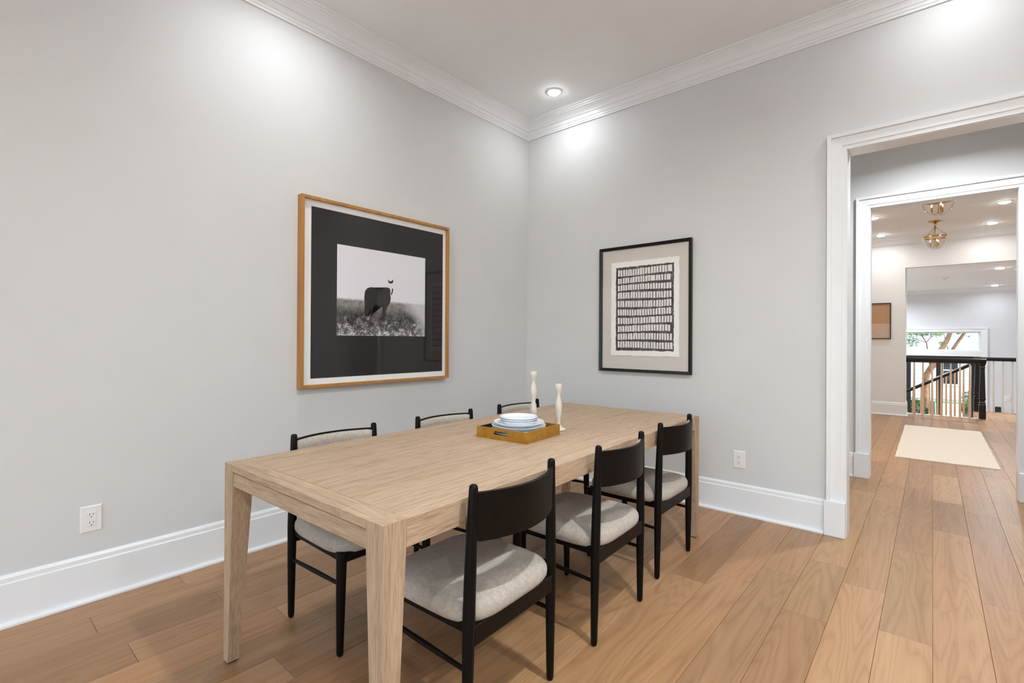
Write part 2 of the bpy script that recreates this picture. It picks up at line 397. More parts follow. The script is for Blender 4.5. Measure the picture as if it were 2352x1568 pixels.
struct(m.build('stairs', 'floor_oak'), 'stair flight dropping to the entry behind the balustrade', 'stairs')
# transom window
t = thing('window_1', 'long low transom window with white frame above the entry doors', 'window', (0,0,0), kind='structure')
cz = [(1.475, 1.585), (.90, 1.02)]
MB().box(WL-.12, 1.005, YF-.02, YF, 1.49, 1.58).build('casing', 'trim_white', t); MB().box(WL-.12, 1.005, YF-.032, YF, 1.56, 1.585).build('casing', 'trim_white', t)
MB().box(WL-.12, 1.005, YF-.02, YF, .885, 1.005).build('casing', 'trim_white', t); MB().box(.895, .985, YF-.021, YF, ZL, 1.49).build('casing', 'trim_white', t); MB().box(.982, 1.007, YF-.033, YF, ZL, 1.585).build('casing', 'trim_white', t)
m = MB(); a = .03
m.box(WL, WR, YF+.04, YF+.1, 1.02, 1.02+a).box(WL, WR, YF+.04, YF+.1, 1.475-a*.5, 1.475).box(WL, WL+a, YF+.04, YF+.1, 1.02+a, 1.475-a*.5).box(WR-a, WR, YF+.04, YF+.1, 1.02+a, 1.475-a*.5)
m.build('window_frame', 'trim_white', t); MB().box(WL+a, WR-a, YF+.065, YF+.07, 1.02+a, 1.475-a*.5).build('pane', 'window_glass', t)
# glass entry doors
t = thing('door_3', 'black framed double glass entry door behind the balusters', 'door', (0,0,0), kind='structure')
m = MB().box(WL, -.49, YF+.03, YF+.1, ZL, .90).box(.79, WR, YF+.03, YF+.1, ZL, .90).box(-.49, .79, YF+.03, YF+.1, .84, .90); m.build('door_frame', 'door_black', t)
for a, b in ((-.49, .1378), (.1382, .79)):
    m = MB().box(a, a+.066, YF+.04, YF+.085, ZL, .84).box(b-.066, b, YF+.04, YF+.085, ZL, .84).box(a+.066, b-.066, YF+.04, YF+.085, .78, .84).box(a+.066, b-.066, YF+.04, YF+.085, ZL, ZL+.15)
    lf = m.build('door_leaf', 'door_black', t); MB().box(a+.066, b-.066, YF+.06, YF+.066, ZL+.15, .78).build('pane', 'window_glass', lf)

# ================================================================== LAMPS
def downlight(x, y, z, label, power, r=.05, group=None, color=(.90, .955, 1), spread=160):
    t = thing('recessed_downlight', label, 'ceiling light', (x, y, z), group=group)
    MB().lathe([(r-.004, -.001), (r-.002, -.006), (r+.010, -.007), (r+.016, -.003), (r+.017, 0), (r-.004, 0)], 40, cap=False).build('trim_ring', 'fixture_white', t, True, ang=40)
    MB().lathe([(r-.004, -.001), (r-.0045, -.010), (r-.010, -.0165), (r-.022, -.0205), (0, -.0225)], 40).build('lens', 'lens_glow', t, True)
    L = bpy.data.lights.new('downlight_beam', 'AREA'); L.shape = 'DISK'; L.size = 2*(r-.006); L.energy = power; L.color = color; L.spread = math.radians(spread)
    o = bpy.data.objects.new('downlight_beam', L); col.objects.link(o); o.parent = t; o.location = (0, 0, -.024)
    return t
downlight(-2.445, 3.37, ZC, 'round downlight in the dining room ceiling near the corner', DOWN*.17)
for x, y, k in ((.12, 3.37, .13), (-2.445, 1.30, .46), (.12, 1.30, 2.5), (.12, -.80, .9), (.12, -2.9, .5), (2.0, 1.3, 1.9), (2.0, -.8, 1.6)):
    downlight(x, y, ZC, 'dining room ceiling downlight outside the photo', DOWN*k, group='dining room downlights outside the photo')
downlight(.05, 4.6, ZF, 'unseen fill downlight added to the passage above the doorway head', 22)  # added fill: an unseen lamp that lifts the passage wall and casing
for x, y, lb in ((-.632, 8.52, 'foyer downlight left of the nearer brass lantern, cut by the door casing'), (-.64, 9.98, 'foyer downlight left of the farther brass lantern near the crown'),
                 (.676, 8.555, 'foyer downlight right of the nearer lantern, the largest of four'), (.656, 9.945, 'foyer downlight right of the farther lantern near the crown')):
    downlight(x, y, ZF, lb, 3.8, .055, color=(1, .985, .97))
for x, y, lb in ((-1.6, 6.8, 'a'), (1.6, 6.8, 'b')): downlight(x, y, ZF, 'unseen fill downlight added to brighten the foyer', 13, .055, group='unseen fill downlights added to the foyer', color=(1, .985, .97))  # two extra lamps out of view, added to raise foyer brightness
for x, y, lb in ((.901, 12.14, 'stair hall downlight just below the foyer opening edge'), (1.088, 15.75, 'stair hall downlight close to the entry wall crown')):
    downlight(x, y, ZH, lb, 30 if y < 14 else 4, .06, color=(.80, .90, 1))

for x, y in ((-1.0, 12.14), (-1.0, 15.0)): downlight(x, y, ZH, 'unseen fill downlight added to brighten the stair hall', 44, .06, group='unseen fill downlights added to the stair hall', color=(.80, .90, 1))  # invented pair on the hidden left side, brightens stair hall walls and ceiling
def detector(x, y, z, label):
    t = thing('smoke_detector', label, 'smoke detector', (x, y, z))
    MB().lathe([(0, -.001), (.075, -.001), (.075, -.016), (.06, -.03), (0, -.032)], 28).build('housing', 'fixture_white', t, True, ang=40)
    MB().lathe([(.0, -.0325), (.034, -.0325), (.034, -.046), (.028, -.052), (0, -.052)], 24).build('sensor_cap', 'fixture_white', t, True, ang=40)
detector(.167, 13.25, ZH, 'white smoke detector in the middle of the stair hall ceiling')
detector(1.18, 12.45, ZH, 'smoke detector half hidden by the right door casing')

def lantern(x, y, label):
    t = thing('bell_jar_lantern', label, 'pendant lamp', (x, y, ZF), group='brass bell jar lanterns in the foyer')
    MB().lathe([(.0, 0), (.085, 0), (.085, -.004), (.06, -.012), (.03, -.022), (.012, -.034), (0, -.036)], 28).build('canopy', 'brass', t, True, ang=50)
    m = MB(); m.tube([(0+.014*math.cos(a), 0, -.049+.014*math.sin(a)) for a in [2*PI*k/14 for k in range(15)]], .0032, 6, False); m.build('ring', 'brass', t, True)
    MB().lathe([(0, -.062), (.012, -.064), (.007, -.078), (.016, -.09), (.012, -.105), (.004, -.118), (0, -.12)], 16).build('hub', 'brass', t, True, ang=50)
    for k in range(3):
        a = k*2*PI/3+.35; c, s_ = math.cos(a), math.sin(a); m = MB()
        for q in range(9):
            u0, u1 = q/9, (q+1)/9; p0 = (c*(.012+.14*u0), s_*(.012+.14*u0), -.09-.13*u0); p1 = (c*(.012+.14*u1), s_*(.012+.14*u1), -.09-.13*u1)
            m.tube([p0, tuple((p0[i]+p1[i])/2 for i in range(3)), p1], [.0016, .0042, .0016], 6)
        m.build('chain', 'brass', t, True)
    R = .142
    MB().lathe([(R, -.222), (R+.006, -.224), (R+.006, -.240), (R, -.242), (R-.002, -.24), (R-.002, -.224), (R, -.222)], 40, cap=False).build('rim_band', 'brass', t, True, ang=40)
    pr = [(R+.008, -.216), (R-.001, -.232), (R-.010, -.27), (R-.022, -.31), (R-.042, -.35), (R-.068, -.383), (.045, -.402), (.02, -.408), (0, -.409)]
    MB().lathe(pr, 40, cap=False).build('glass_bowl', 'lamp_glass', t, True)
    MB().tube([(0, 0, -.12), (0, 0, -.37)], .004, 8).build('stem', 'brass', t, True)
    for k in range(3):
        a = k*2*PI/3+.9; c, s_ = math.cos(a), math.sin(a)
        ar = MB().tube([(0, 0, -.365), (c*.02, s_*.02, -.378), (c*.045, s_*.045, -.372), (c*.055, s_*.055, -.35)], .0032, 6).build('arm', 'brass', t, True)
        MB().lathe([(0, -.35), (.012, -.35), (.012, -.345), (.008, -.343), (.008, -.305), (0, -.304)], 12, (c*.055, s_*.055, 0)).build('candle_sleeve', 'brass', ar, True, ang=40)
        MB().lathe([(0, -.304), (.009, -.296), (.010, -.285), (.005, -.268), (0, -.262)], 12, (c*.055, s_*.055, 0)).build('bulb', 'bulb_glow', ar, True)
lantern(.027, 9.32, 'brass and glass bell lantern fully seen, farther one')
lantern(.045, 6.9, 'glass bell lantern cut off by the door head, nearer one')

# ================================================================== OUTLETS
def outlet(loc, rz, label, dark='slot_dark', W=.08, Hh=.124):
    """face towards local -y"""
    t = thing('wall_outlet', label, 'outlet', loc, rz)
    b = MB().hexa([(-W/2, 0, -Hh/2), (W/2, 0, -Hh/2), (W/2, 0, Hh/2), (-W/2, 0, Hh/2)], [(-W/2+.004, -.006, -Hh/2+.004), (W/2-.004, -.006, -Hh/2+.004), (W/2-.004, -.006, Hh/2-.004), (-W/2+.004, -.006, Hh/2-.004)])
    b.build('cover_plate', 'outlet_white', t)
    r = MB().box(-.0165, .0165, -.0085, -.0058, -.033, .033).build('receptacle', 'outlet_white', t, bevel=.0008)
    for dz in (-.019, .019):
        for dx, hh in ((-.0065, .0045), (.0065, .0036)): MB().box(dx-.0011, dx+.0011, -.0087, -.0084, dz+.003-hh, dz+.003+hh).build('slot', dark, r)
        m = MB(); v = [(.0026*math.cos(2*PI*k/12), -.0087, dz-.009+.0026*math.sin(2*PI*k/12)) for k in range(12)]; m.poly(v).build('ground_hole', dark, r)
    return t
outlet((XW, .456, .383), PI/2, 'white double outlet low on the left wall')
outlet((-1.049, YW, .388), 0, 'white double outlet low on the wall beside the doorway')
t = thing('light_switch', 'small white switch plate behind the white balusters', 'switch', (1.34, YF, -.10))
MB().box(-.05, .05, -.008, 0, -.06, .06).build('cover_plate', 'outlet_white', t, bevel=.003); MB().box(-.017, .017, -.013, -.007, -.033, .033).build('rocker', 'outlet_white', t, bevel=.002)
t = thing('wall_box', 'small black box low on the entry wall behind the balusters', 'box', (1.18, YF, -.40))
MB().box(-.056, .056, -.06, 0, -.12, .10).build('body', 'wall_box_black', t, bevel=.006); MB().box(-.05, .05, -.066, -.058, .075, .095).build('lid', 'wall_box_black', t, bevel=.002)

# ================================================================== PICTURES
# big horse photograph, local frame: x along wall (to the right), y = out of the wall is -y, z up
ya, yb, za, zb_, dp = 1.436, 2.656, .927, 2.140, .055
cy, cz_ = (ya+yb)/2, (za+zb_)/2; hw, hh = (yb-ya)/2, (zb_-za)/2
pic = thing('framed_photograph', 'large oak framed black and white horse photograph on the left wall', 'picture', (XW, cy, cz_), PI/2)
ft = .020
def frame_bars(par, hw, hh, ft, dp, m1, m2, name='frame_bar', bevel=.0012, slope=0):
    for sx in (-1, 1):
        a, b = sx*hw, sx*(hw-ft)
        bq = [(a, 0, -hh), (b, 0, -hh+ft), (b, 0, hh-ft), (a, 0, hh)]; tq = [(a, -dp, -hh), (b, -dp+slope, -hh+ft), (b, -dp+slope, hh-ft), (a, -dp, hh)]
        MB().hexa(bq, tq).build(name, m1, par, bevel=bevel)
    for sz in (-1, 1):
        a, b = sz*hh, sz*(hh-ft)
        bq = [(-hw, 0, a), (-hw+ft, 0, b), (hw-ft, 0, b), (hw, 0, a)]; tq = [(-hw, -dp, a), (-hw+ft, -dp+slope, b), (hw-ft, -dp+slope, b), (hw, -dp, a)]
        MB().hexa(bq, tq).build(name, m2, par, bevel=bevel)
frame_bars(pic, hw, hh, ft, dp, 'frame_oak', 'frame_oak_y')
MB().box(-hw+.004, hw-.004, -.030, -.002, -hh+.004, hh-.004).build('mat_board', 'paper_white', pic)
def rect(x0, x1, z0, z1, y): return MB().box(x0, x1, y, y+.0006, z0, z1)
rect(1.510-cy, 2.606-cy, .985-cz_, 2.080-cz_, -.0306).build('black_print', 'print_black', pic)
# the photo itself
t = NT('meadow_photo'); tc = t.n('TexCoord').outputs['Object']; sp = t.n('SeparateXYZ'); t.l(tc, sp.inputs[0])
x_, z_ = sp.outputs[0], sp.outputs[2]
n1 = t.noise(tc, 24, 5, .8); n2 = t.noise(tc, 120, 4, .85); n3 = t.noise(tc, 5, 2)
zz = t.math('ADD', z_, t.math('MULTIPLY', t.math('SUBTRACT', n2, .5), .03))
groundm = t.ramp(t.math('MULTIPLY', t.math('SUBTRACT', 1.515-cz_, zz), 60), [(.0, (0, 0, 0)), (1, (1, 1, 1))])
gr = t.math('ADD', t.math('MULTIPLY', n1, .55), t.math('MULTIPLY', n2, .45))
path = t.math('MULTIPLY', t.math('SUBTRACT', 1.43-cz_, z_), 1.1)
gcol = t.ramp(t.math('ADD', gr, t.math('MULTIPLY', path, .6)), [(.49, S((34, 30, 29))), (.59, S((100, 96, 94))), (.67, S((236, 234, 235)))])
gl_ = t.ramp(gr, [(.36, S((88, 84, 82))), (.5, S((138, 134, 132))), (.64, S((190, 186, 184)))])
up = t.ramp(t.math('MULTIPLY', t.math('SUBTRACT', z_, 1.40-cz_), 14), [(0, (0, 0, 0)), (1, (1, 1, 1))])
gcol = t.mix(up, gcol, gl_)
mist = t.ramp(t.math('ADD', t.math('MULTIPLY', t.math('SUBTRACT', x_, 2.25-cy), 5.5), t.math('ADD', t.math('MULTIPLY', t.math('SUBTRACT', z_, 1.40-cz_), 4.0), t.math('MULTIPLY', t.math('SUBTRACT', n3, .5), 1.2))), [(.1, (0, 0, 0)), (.9, (1, 1, 1))])
gcol = t.mix(mist, gcol, S((206, 204, 206)))
t.l(t.mix(groundm, S((236, 234, 238)), gcol), t.b.inputs['Base Color']); t.b.inputs['Roughness'].default_value = .8; MATS['meadow_photo'] = t.m
P0 = rect(1.688-cy, 2.427-cy, 1.261-cz_, 1.866-cz_, -.0312).build('meadow_picture', 'meadow_photo', pic)
def flatshape(name, pts, y, mat, par):
    bm = bmesh.new(); f = bm.faces.new([bm.verts.new((a-cy, y, b-cz_)) for a, b in pts]); bmesh.ops.triangulate(bm, faces=[f])
    me = bpy.data.meshes.new(name); bm.to_mesh(me); bm.free(); me.materials.append(MATS[mat]); o = bpy.data.objects.new(name, me); col.objects.link(o); o.parent = par; return o
horse = [(1.895,1.549),(1.9,1.574),(1.916,1.592),(1.944,1.602),(1.972,1.602),(2.0,1.592),(2.026,1.591),(2.047,1.604),(2.076,1.611),(2.1,1.608),(2.108,1.59),(2.106,1.565),(2.111,1.545),(2.11,1.52),(2.101,1.494),(2.085,1.473),(2.071,1.442),(2.064,1.412),(2.06,1.372),(2.048,1.367),(2.046,1.401),(2.041,1.431),(2.039,1.471),(2.013,1.471),(1.99,1.476),(1.97,1.477),(1.965,1.452),(1.959,1.422),(1.95,1.407),(1.943,1.417),(1.945,1.441),(1.943,1.465),(1.936,1.441),(1.929,1.411),(1.921,1.392),(1.912,1.396),(1.908,1.42),(1.903,1.391),(1.897,1.395),(1.895,1.434),(1.897,1.482),(1.893,1.52)]
ears = [(2.086,1.671),(2.097,1.66),(2.108,1.656),(2.12,1.662),(2.129,1.674),(2.132,1.66),(2.126,1.646),(2.112,1.642),(2.096,1.643),(2.089,1.652)]
muz = [(2.12,1.605),(2.13,1.607),(2.131,1.592),(2.126,1.572),(2.118,1.557),(2.11,1.565),(2.116,1.576),(2.12,1.586)]
for nm, pt in (('horse_body', horse), ('horse_ears', ears), ('horse_bridle', muz)): flatshape(nm, pt, -.0316, 'horse_ink', P0)
MB().box(-hw+ft-.002, hw-ft+.002, -.042, -.0405, -hh+ft-.002, hh-ft+.002).build('glazing', 'picture_glass', pic)

# block print
xa, xb, z0, z1, dp = -2.187, -1.388, .977, 2.024, .034
cx, cz_ = (xa+xb)/2, (z0+z1)/2; hw, hh = (xb-xa)/2, (z1-z0)/2
pr = thing('framed_block_print', 'black framed block print of brick-like rows beside the corner', 'picture', (cx, YW, cz_))
frame_bars(pr, hw, hh, .024, dp, 'black_frame', 'black_frame', slope=.012)
MB().box(-hw+.004, hw-.004, -.012, -.002, -hh+.004, hh-.004).build('mat_board', 'mat_linen', pr)
pw, ph = .2955, .392; pz = 1.503-cz_; px_ = -1.782-cx
pts = []; rr = random.Random(3)
def edge(a, b, n):
    for k in range(n):
        u = k/n; yield (a[0]+(b[0]-a[0])*u+rr.uniform(-.003, .003), a[1]+(b[1]-a[1])*u+rr.uniform(-.003, .003))
cor = [(-pw, -ph), (pw, -ph), (pw, ph), (-pw, ph)]
for i in range(4): pts += list(edge(cor[i], cor[(i+1) % 4], 30))
n = len(pts); v = [(px_+a, -.0165, pz+b) for a, b in pts]+[(px_+a, -.013, pz+b) for a, b in pts]
pap = MB().add(v, [tuple(range(n)), tuple(reversed(range(n, 2*n)))]+[(i, (i+1) % n, n+(i+1) % n, n+i) for i in range(n)]).build('paper', 'deckle_paper', pr)
ix0, ix1, iz0, iz1 = -2.032-cx, -1.529-cx, 1.154-cz_, 1.849-cz_
pts = []
cor = [(ix0, iz0), (ix1, iz0), (ix1, iz1), (ix0, iz1)]
for i in range(4): pts += list(edge(cor[i], cor[(i+1) % 4], 40))
n = len(pts); MB().add([(a, -.0170, b) for a, b in pts]+[(a, -.0164, b) for a, b in pts], [tuple(range(n))]+[(i, (i+1) % n, n+(i+1) % n, n+i) for i in range(n)]).build('ink_block', 'block_ink', pap)
m = MB(); rowz = [1.842, 1.772, 1.709, 1.646, 1.577, 1.508, 1.441, 1.373, 1.306, 1.237, 1.169]
for i in range(10):
    zt, zb2 = rowz[i]-.011-cz_, rowz[i+1]+.006-cz_; x = ix0+.018
    while x < ix1-.024:
        wd = rr.uniform(.014, .019); 
        if rr.random() < .02: wd *= 2.1
        sk = rr.uniform(-.002, .002); dz = .004*math.sin(x*9+i)
        m.add([(x, -.0174, zb2+dz+rr.uniform(-.002, .002)), (x+wd, -.0174, zb2+dz+rr.uniform(-.002, .002)), (x+wd+sk, -.0174, zt+dz+rr.uniform(-.002, .002)), (x+sk, -.0174, zt+dz+rr.uniform(-.002, .002))], [(0, 1, 2, 3)]); x += wd+rr.uniform(.005, .0075)
o = m.build('printed_cells', 'cell_paper', pap); o['kind'] = 'stuff'
MB().box(-hw+.022, hw-.022, -.0205, -.019, -hh+.022, hh-.022).build('glazing', 'picture_glass', pr)

# desert picture in the foyer
pd = thing('framed_desert_print', 'black framed tan desert picture on the foyer wall', 'picture', (-.772, Y3, 1.59))
frame_bars(pd, .24, .305, .012, .03, 'black_frame', 'black_frame', bevel=.001)
MB().box(-.23, .23, -.016, -.002, -.295, -.045).build('sand_field', 'desert_sand', pd); MB().box(-.23, .23, -.016, -.002, -.045, .295).build('sky_field', 'desert_sky', pd)
MB().box(-.07, -.02, -.0165, -.0155, -.045, .0).build('dark_figure', 'horse_ink', pd)

# ================================================================== DINING TABLE
TZ = .762
tb = thing('dining_table', 'long pale oak dining table with square tapered legs', 'table', (-1.592, 1.914, 0), math.radians(1.45))
HX, HY, LS = .502, 1.196, .074
for sx in (-1, 1):
    for sy in (-1, 1):
        ox, oy = sx*HX, sy*HY; ix, iy = sx*(HX-LS), sy*(HY-LS); jx, jy = sx*(HX-.040), sy*(HY-.040)
        def q(x0, x1, y0, y1, z):
            a, b = sorted((x0, x1)); c, d = sorted((y0, y1)); return [(a, c, z), (b, c, z), (b, d, z), (a, d, z)]
        lg = MB().hexa(q(ox, jx, oy, jy, .006), q(ox, ix, oy, iy, .683)).hexa(q(ox, ix, oy, iy, .683), q(ox, ix, oy, iy, TZ)).build('leg', 'table_oak_z', tb)
        MB().box(*sorted((ox-sx*.004, jx+sx*.004)), *sorted((oy-sy*.004, jy+sy*.004)), 0, .006).build('foot_pad', 'rubber_black', lg)
g = .0011
for sx in (-1, 1):
    a, b = sorted((sx*HX, sx*(HX-LS))); MB().box(a, b, -HY+LS+g, HY-LS-g, .683, TZ-.0003).build('side_rail', 'table_oak_y', tb, bevel=.0014)
for sy in (-1, 1):
    a, b = sorted((sy*HY, sy*(HY-LS)))
    sp_ = .30 if sy < 0 else -.30
    MB().box(-HX+LS+g, sp_-.0003, a, b, .7365, TZ-.0003).build('end_board', 'table_oak_x', tb, bevel=.0006); MB().box(sp_+.0003, HX-LS-g, a, b, .7365, TZ-.0003).build('end_board', 'table_oak_x', tb, bevel=.0006)
    a, b = sorted((sy*(HY-.002), sy*(HY-.026))); MB().box(-HX+LS+g, HX-LS-g, a, b, .683, .7335).build('apron', 'table_oak_x', tb, bevel=.0008)
nb = 5; wN = 2*(HX-LS-g)/nb
for k in range(nb):
    MB().box(-HX+LS+g+wN*k, -HX+LS+g+wN*(k+1), -HY+LS+g, HY-LS-g, .737, TZ-.0004).build('top_board', 'table_oak_y', tb)

# ================================================================== CHAIRS (front towards local +x)
def make_chair():
    t = thing('dining_chair', 'x', 'chair')
    for s in (-1, 1):
        MB().tube([(-.204, s*.219, 0), (-.2043, s*.219, .006), (-.2045, s*.2188, .016), (-.206, s*.217, .25), (-.207, s*.2155, .40), (-.209, s*.212, .55), (-.2125, s*.208, .72), (-.2145, s*.206, .797), (-.2148, s*.206, .806), (-.215, s*.206, .810)],
                  [.008, .012, .0135, .0175, .0195, .0185, .0156, .0140, .0125, .0075], 18).build('leg', 'black_wood', t, True, ang=60)
        MB().tube([(.204, s*.217, 0), (.204, s*.217, .006), (.204, s*.2168, .016), (.203, s*.214, .22), (.201, s*.210, .395)], [.008, .012, .0135, .0178, .0205], 18).build('leg', 'black_wood', t, True, ang=60)
        MB().tube([(-.207, s*.217, .258), (0, s*.2162, .268), (.203, s*.2145, .277)], [.0075, .0095, .0075], 12).build('stretcher', 'black_wood', t, True, ang=60)
        MB().box(-.205, .20, s*.206-.009, s*.206+.009, .362, .398).build('side_rail', 'black_wood', t, bevel=.003)
    MB().box(-.222, -.200, -.205, .205, .330, .391).build('rear_rail', 'black_shell', t, bevel=.003)
    MB().box(.190, .210, -.205, .205, .358, .398).build('front_rail', 'black_wood', t, bevel=.003)
    # seat cushion: rounded square, domed
    m = MB(); N = 72; rings = [(.90, .386), (.965, .389), (.995, .401), (1.0, .414), (.992, .427), (.965, .439), (.90, .449), (.78, .457), (.55, .463), (.28, .466), (.0, .467)]
    v = []; f = []
    for (k, z) in rings:
        for i in range(N):
            a = 2*PI*i/N; c, s_ = math.cos(a), math.sin(a); e = 2/4.6
            x = -.002 + .230*k*math.copysign(abs(c)**e, c); y = .236*k*math.copysign(abs(s_)**e, s_)
            v.append((x, y, z))
    for r in range(len(rings)-1):
        for i in range(N): j = (i+1) % N; f.append((r*N+i, r*N+j, (r+1)*N+j, (r+1)*N+i))
    f.append(tuple(range(N)))
    m.add(v, f).build('seat_cushion', 'seat_fabric', t, True, ang=70)
    # curved back: shell behind, pad in front
    def arc(y, z, off): return -.211 - .063*(1-(y/.206)**2) - .02*(z-.715) + off
    def panel(hy, z0, z1, back, front, rad, puff):
        nx, nz = 22, 9; v = []; f = []
        for side in (0, 1):
            for i in range(nx+1):
                y = -hy+2*hy*i/nx; e = hy-abs(y); cut = 0
                if e < rad: cut = rad-math.sqrt(max(0, rad*rad-(rad-e)**2))
                for k in range(nz+1):
                    u = k/nz; z = z0+cut+(z1-z0-cut*1.25)*u
                    ed = min(1, min(u, 1-u)*5, (e/hy)*7); pf = puff*math.sqrt(max(0, ed*(2-ed)))
                    v.append((arc(y, z, back if side == 0 else front-puff+pf), y, z))
        M_ = (nx+1)*(nz+1)
        for i in range(nx):
            for k in range(nz):
                a = i*(nz+1)+k; b = a+nz+1; f.append((a, b, b+1, a+1)); f.append((M_+a, M_+a+1, M_+b+1, M_+b))
        for i in range(nx):
            a = i*(nz+1); b = a+nz+1; f.append((a, M_+a, M_+b, b)); f.append((a+nz, b+nz, M_+b+nz, M_+a+nz))
        for k in range(nz):
            f.append((k, k+1, M_+k+1, M_+k)); a = nx*(nz+1)+k; f.append((a, M_+a, M_+a+1, a+1))
        return MB().add(v, f)
    panel(.213, .640, .786, -.010, .004, .018, 0).build('back_shell', 'black_shell', t, True, ang=40)
    panel(.196, .650, .779, .0045, .026, .014, .018).build('back_pad', 'seat_fabric', t, True, ang=60)
    return t
proto = make_chair()
ch = [(-1.048-.204, 1.222, PI+math.radians(2.2), 'black dining chair nearest the camera on the open side of the table'),
      (-1.0465-.204, 1.939, PI+math.radians(1.8), 'middle black dining chair on the open side of the table'),
      (-1.087-.204, 2.642, PI+math.radians(.6), 'farthest black dining chair on the open side, by the baseboard'),
      (-2.161+.204, 1.231, math.radians(0), 'nearest black dining chair between table and left wall, under the horse photograph'),
      (-2.158+.204, 1.925, math.radians(.5), 'middle black dining chair between table and left wall'),
      (-2.172+.204, 2.615, math.radians(.5), 'farthest black dining chair between table and left wall, near the corner')]
for i, (x, y, rz, lb) in enumerate(ch):
    o = proto if i == 0 else copy_tree(proto)
    o.location = (x, y, 0); o.rotation_euler = (0, 0, rz); o['label'] = lb; o['group'] = 'dining chairs around the oak table'

# ================================================================== TABLE SETTING
Z = TZ
tr = thing('serving_tray', 'square gold serving tray with handle slots on the table', 'tray', (-1.56, 1.867, Z), math.radians(4.2))
hs, th, hT = .148, .009, .053
def slotted(x0, x1, y0, y1, name):       # side wall with an oval handle slot, lying along x, between y0 and y1
    sw, sh, zc = .043, .0085, .031; n = 10; o_ = []
    for k in range(n+1): a = -PI/2+PI*k/n; o_.append((sw-sh+sh*math.cos(a), zc+sh*math.sin(a)))
    for k in range(n+1): a = PI/2+PI*k/n; o_.append((-sw+sh+sh*math.cos(a), zc+sh*math.sin(a)))
    N = len(o_); out = []
    for (a, b) in o_:
        ang = math.atan2((b-zc)/sh, a/sw)
        out.append((a, b))
    m = MB()
    # top strip, bottom strip and two side fields around the slot
    for y in (y0, y1):
        L = [(x0, 0), (-sw, 0), (-sw, hT), (x0, hT)]; m.poly([(a, y, b) for a, b in L])
        L = [(sw, 0), (x1, 0), (x1, hT), (sw, hT)]; m.poly([(a, y, b) for a, b in L])
        lower = [p for p in o_ if p[1] <= zc+1e-9]; upper = [p for p in o_ if p[1] >= zc-1e-9]
        lo = sorted(lower); up = sorted(upper)
        for s_, e0 in ((lo, 0), (up, hT)):
            for p, q_ in zip(s_, s_[1:]): m.poly([(p[0], y, e0), (q_[0], y, e0), (q_[0], y, q_[1]), (p[0], y, p[1])])
    for k in range(N): p, q_ = o_[k], o_[(k+1) % N]; m.poly([(p[0], y0, p[1]), (q_[0], y0, q_[1]), (q_[0], y1, q_[1]), (p[0], y1, p[1])])
    m.poly([(x0, y0, 0), (x1, y0, 0), (x1, y1, 0), (x0, y1, 0)]); m.poly([(x0, y0, hT), (x1, y0, hT), (x1, y1, hT), (x0, y1, hT)])
    m.poly([(x0, y0, 0), (x0, y1, 0), (x0, y1, hT), (x0, y0, hT)]); m.poly([(x1, y0, 0), (x1, y1, 0), (x1, y1, hT), (x1, y0, hT)])
    return m.build(name, 'tray_gold', tr)
slotted(-hs, hs, -hs, -hs+th, 'handle_side'); slotted(-hs, hs, hs-th, hs, 'handle_side')
for s in (-1, 1): a, b = sorted((s*hs, s*(hs-th))); MB().box(a, b, -hs+th, hs-th, 0, hT).build('plain_side', 'tray_gold', tr)
MB().box(-hs+th, hs-th, -hs+th, hs-th, .0005, .006).build('base', 'tray_inside', tr)
for s in (-1, 1):
    a, b = sorted((s*(hs-th), s*(hs-th-.0012))); MB().box(a, b, -hs+th, hs-th, .006, hT-.0008).build('liner', 'tray_inside', tr)
def plate(R, h, z, label, group, dx=0, dy=0):
    pr_ = [(0, .004), (R*.60, .004), (R*.74, .0058), (R*.86, h*.52), (R*.95, h*.83), (R*.985, h-.0006), (R, h), (R+.0012, h-.0016), (R*.99, h-.0042), (R*.87, h*.52-.004), (R*.74, .001), (R*.60, .0), (0, .001)]
    o = MB().lathe(pr_, 64, cap=False).build('dinner_plate' if R > .11 else 'side_plate', 'porcelain', None, True, ang=75)
    o.location = (-1.56+dx, 1.867+dy, z); return tag(o, label, 'plate', group)
zb0 = Z+.0065
plate(.132, .022, zb0, 'lowest white dinner plate, glimpsed through the gold tray handle slot', 'dinner plates in the tray')
plate(.134, .022, zb0+.0152, 'third white dinner plate from the top of the four large ones', 'dinner plates in the tray', .001, -.001)
plate(.134, .022, zb0+.0304, 'second white dinner plate from the top of the four large ones', 'dinner plates in the tray', -.001, 0)
plate(.126, .022, zb0+.0456, 'top large dinner plate, right under the small plates in the tray', 'dinner plates in the tray', -.001, .001)
plate(.094, .023, zb0+.0500, 'lowest of the three small white plates on the stack', 'small plates on the stack', .001, .001)
plate(.094, .021, zb0+.0615, 'second of the three small white plates on the stack', 'small plates on the stack', -.001, 0)
plate(.094, .020, zb0+.0715, 'small white plate on top of the whole stack', 'small plates on the stack')
def holder(x, y, prof, label):
    o = MB().lathe(prof, 36, cap=False).build('candle_holder', 'candle_ceramic', None, True, ang=70); o.location = (x, y, Z+.0003)
    return tag(o, label, 'candle holder', 'wavy ceramic candle holders')
pa = [(0, 0), (.034, 0), (.036, .004), (.030, .010), (.016, .018), (.0095, .032), (.0085, .05), (.0125, .078), (.0165, .105), (.0172, .125), (.0155, .145), (.0105, .168), (.0085, .184), (.0105, .198), (.0155, .212), (.0172, .226), (.0165, .240), (.0145, .2455), (.0125, .2455), (.0115, .230), (0, .228)]
holder(-1.500, 2.122, [(r*1.1, z) for r, z in pa], 'shorter cream candle holder, right of the plate stack')
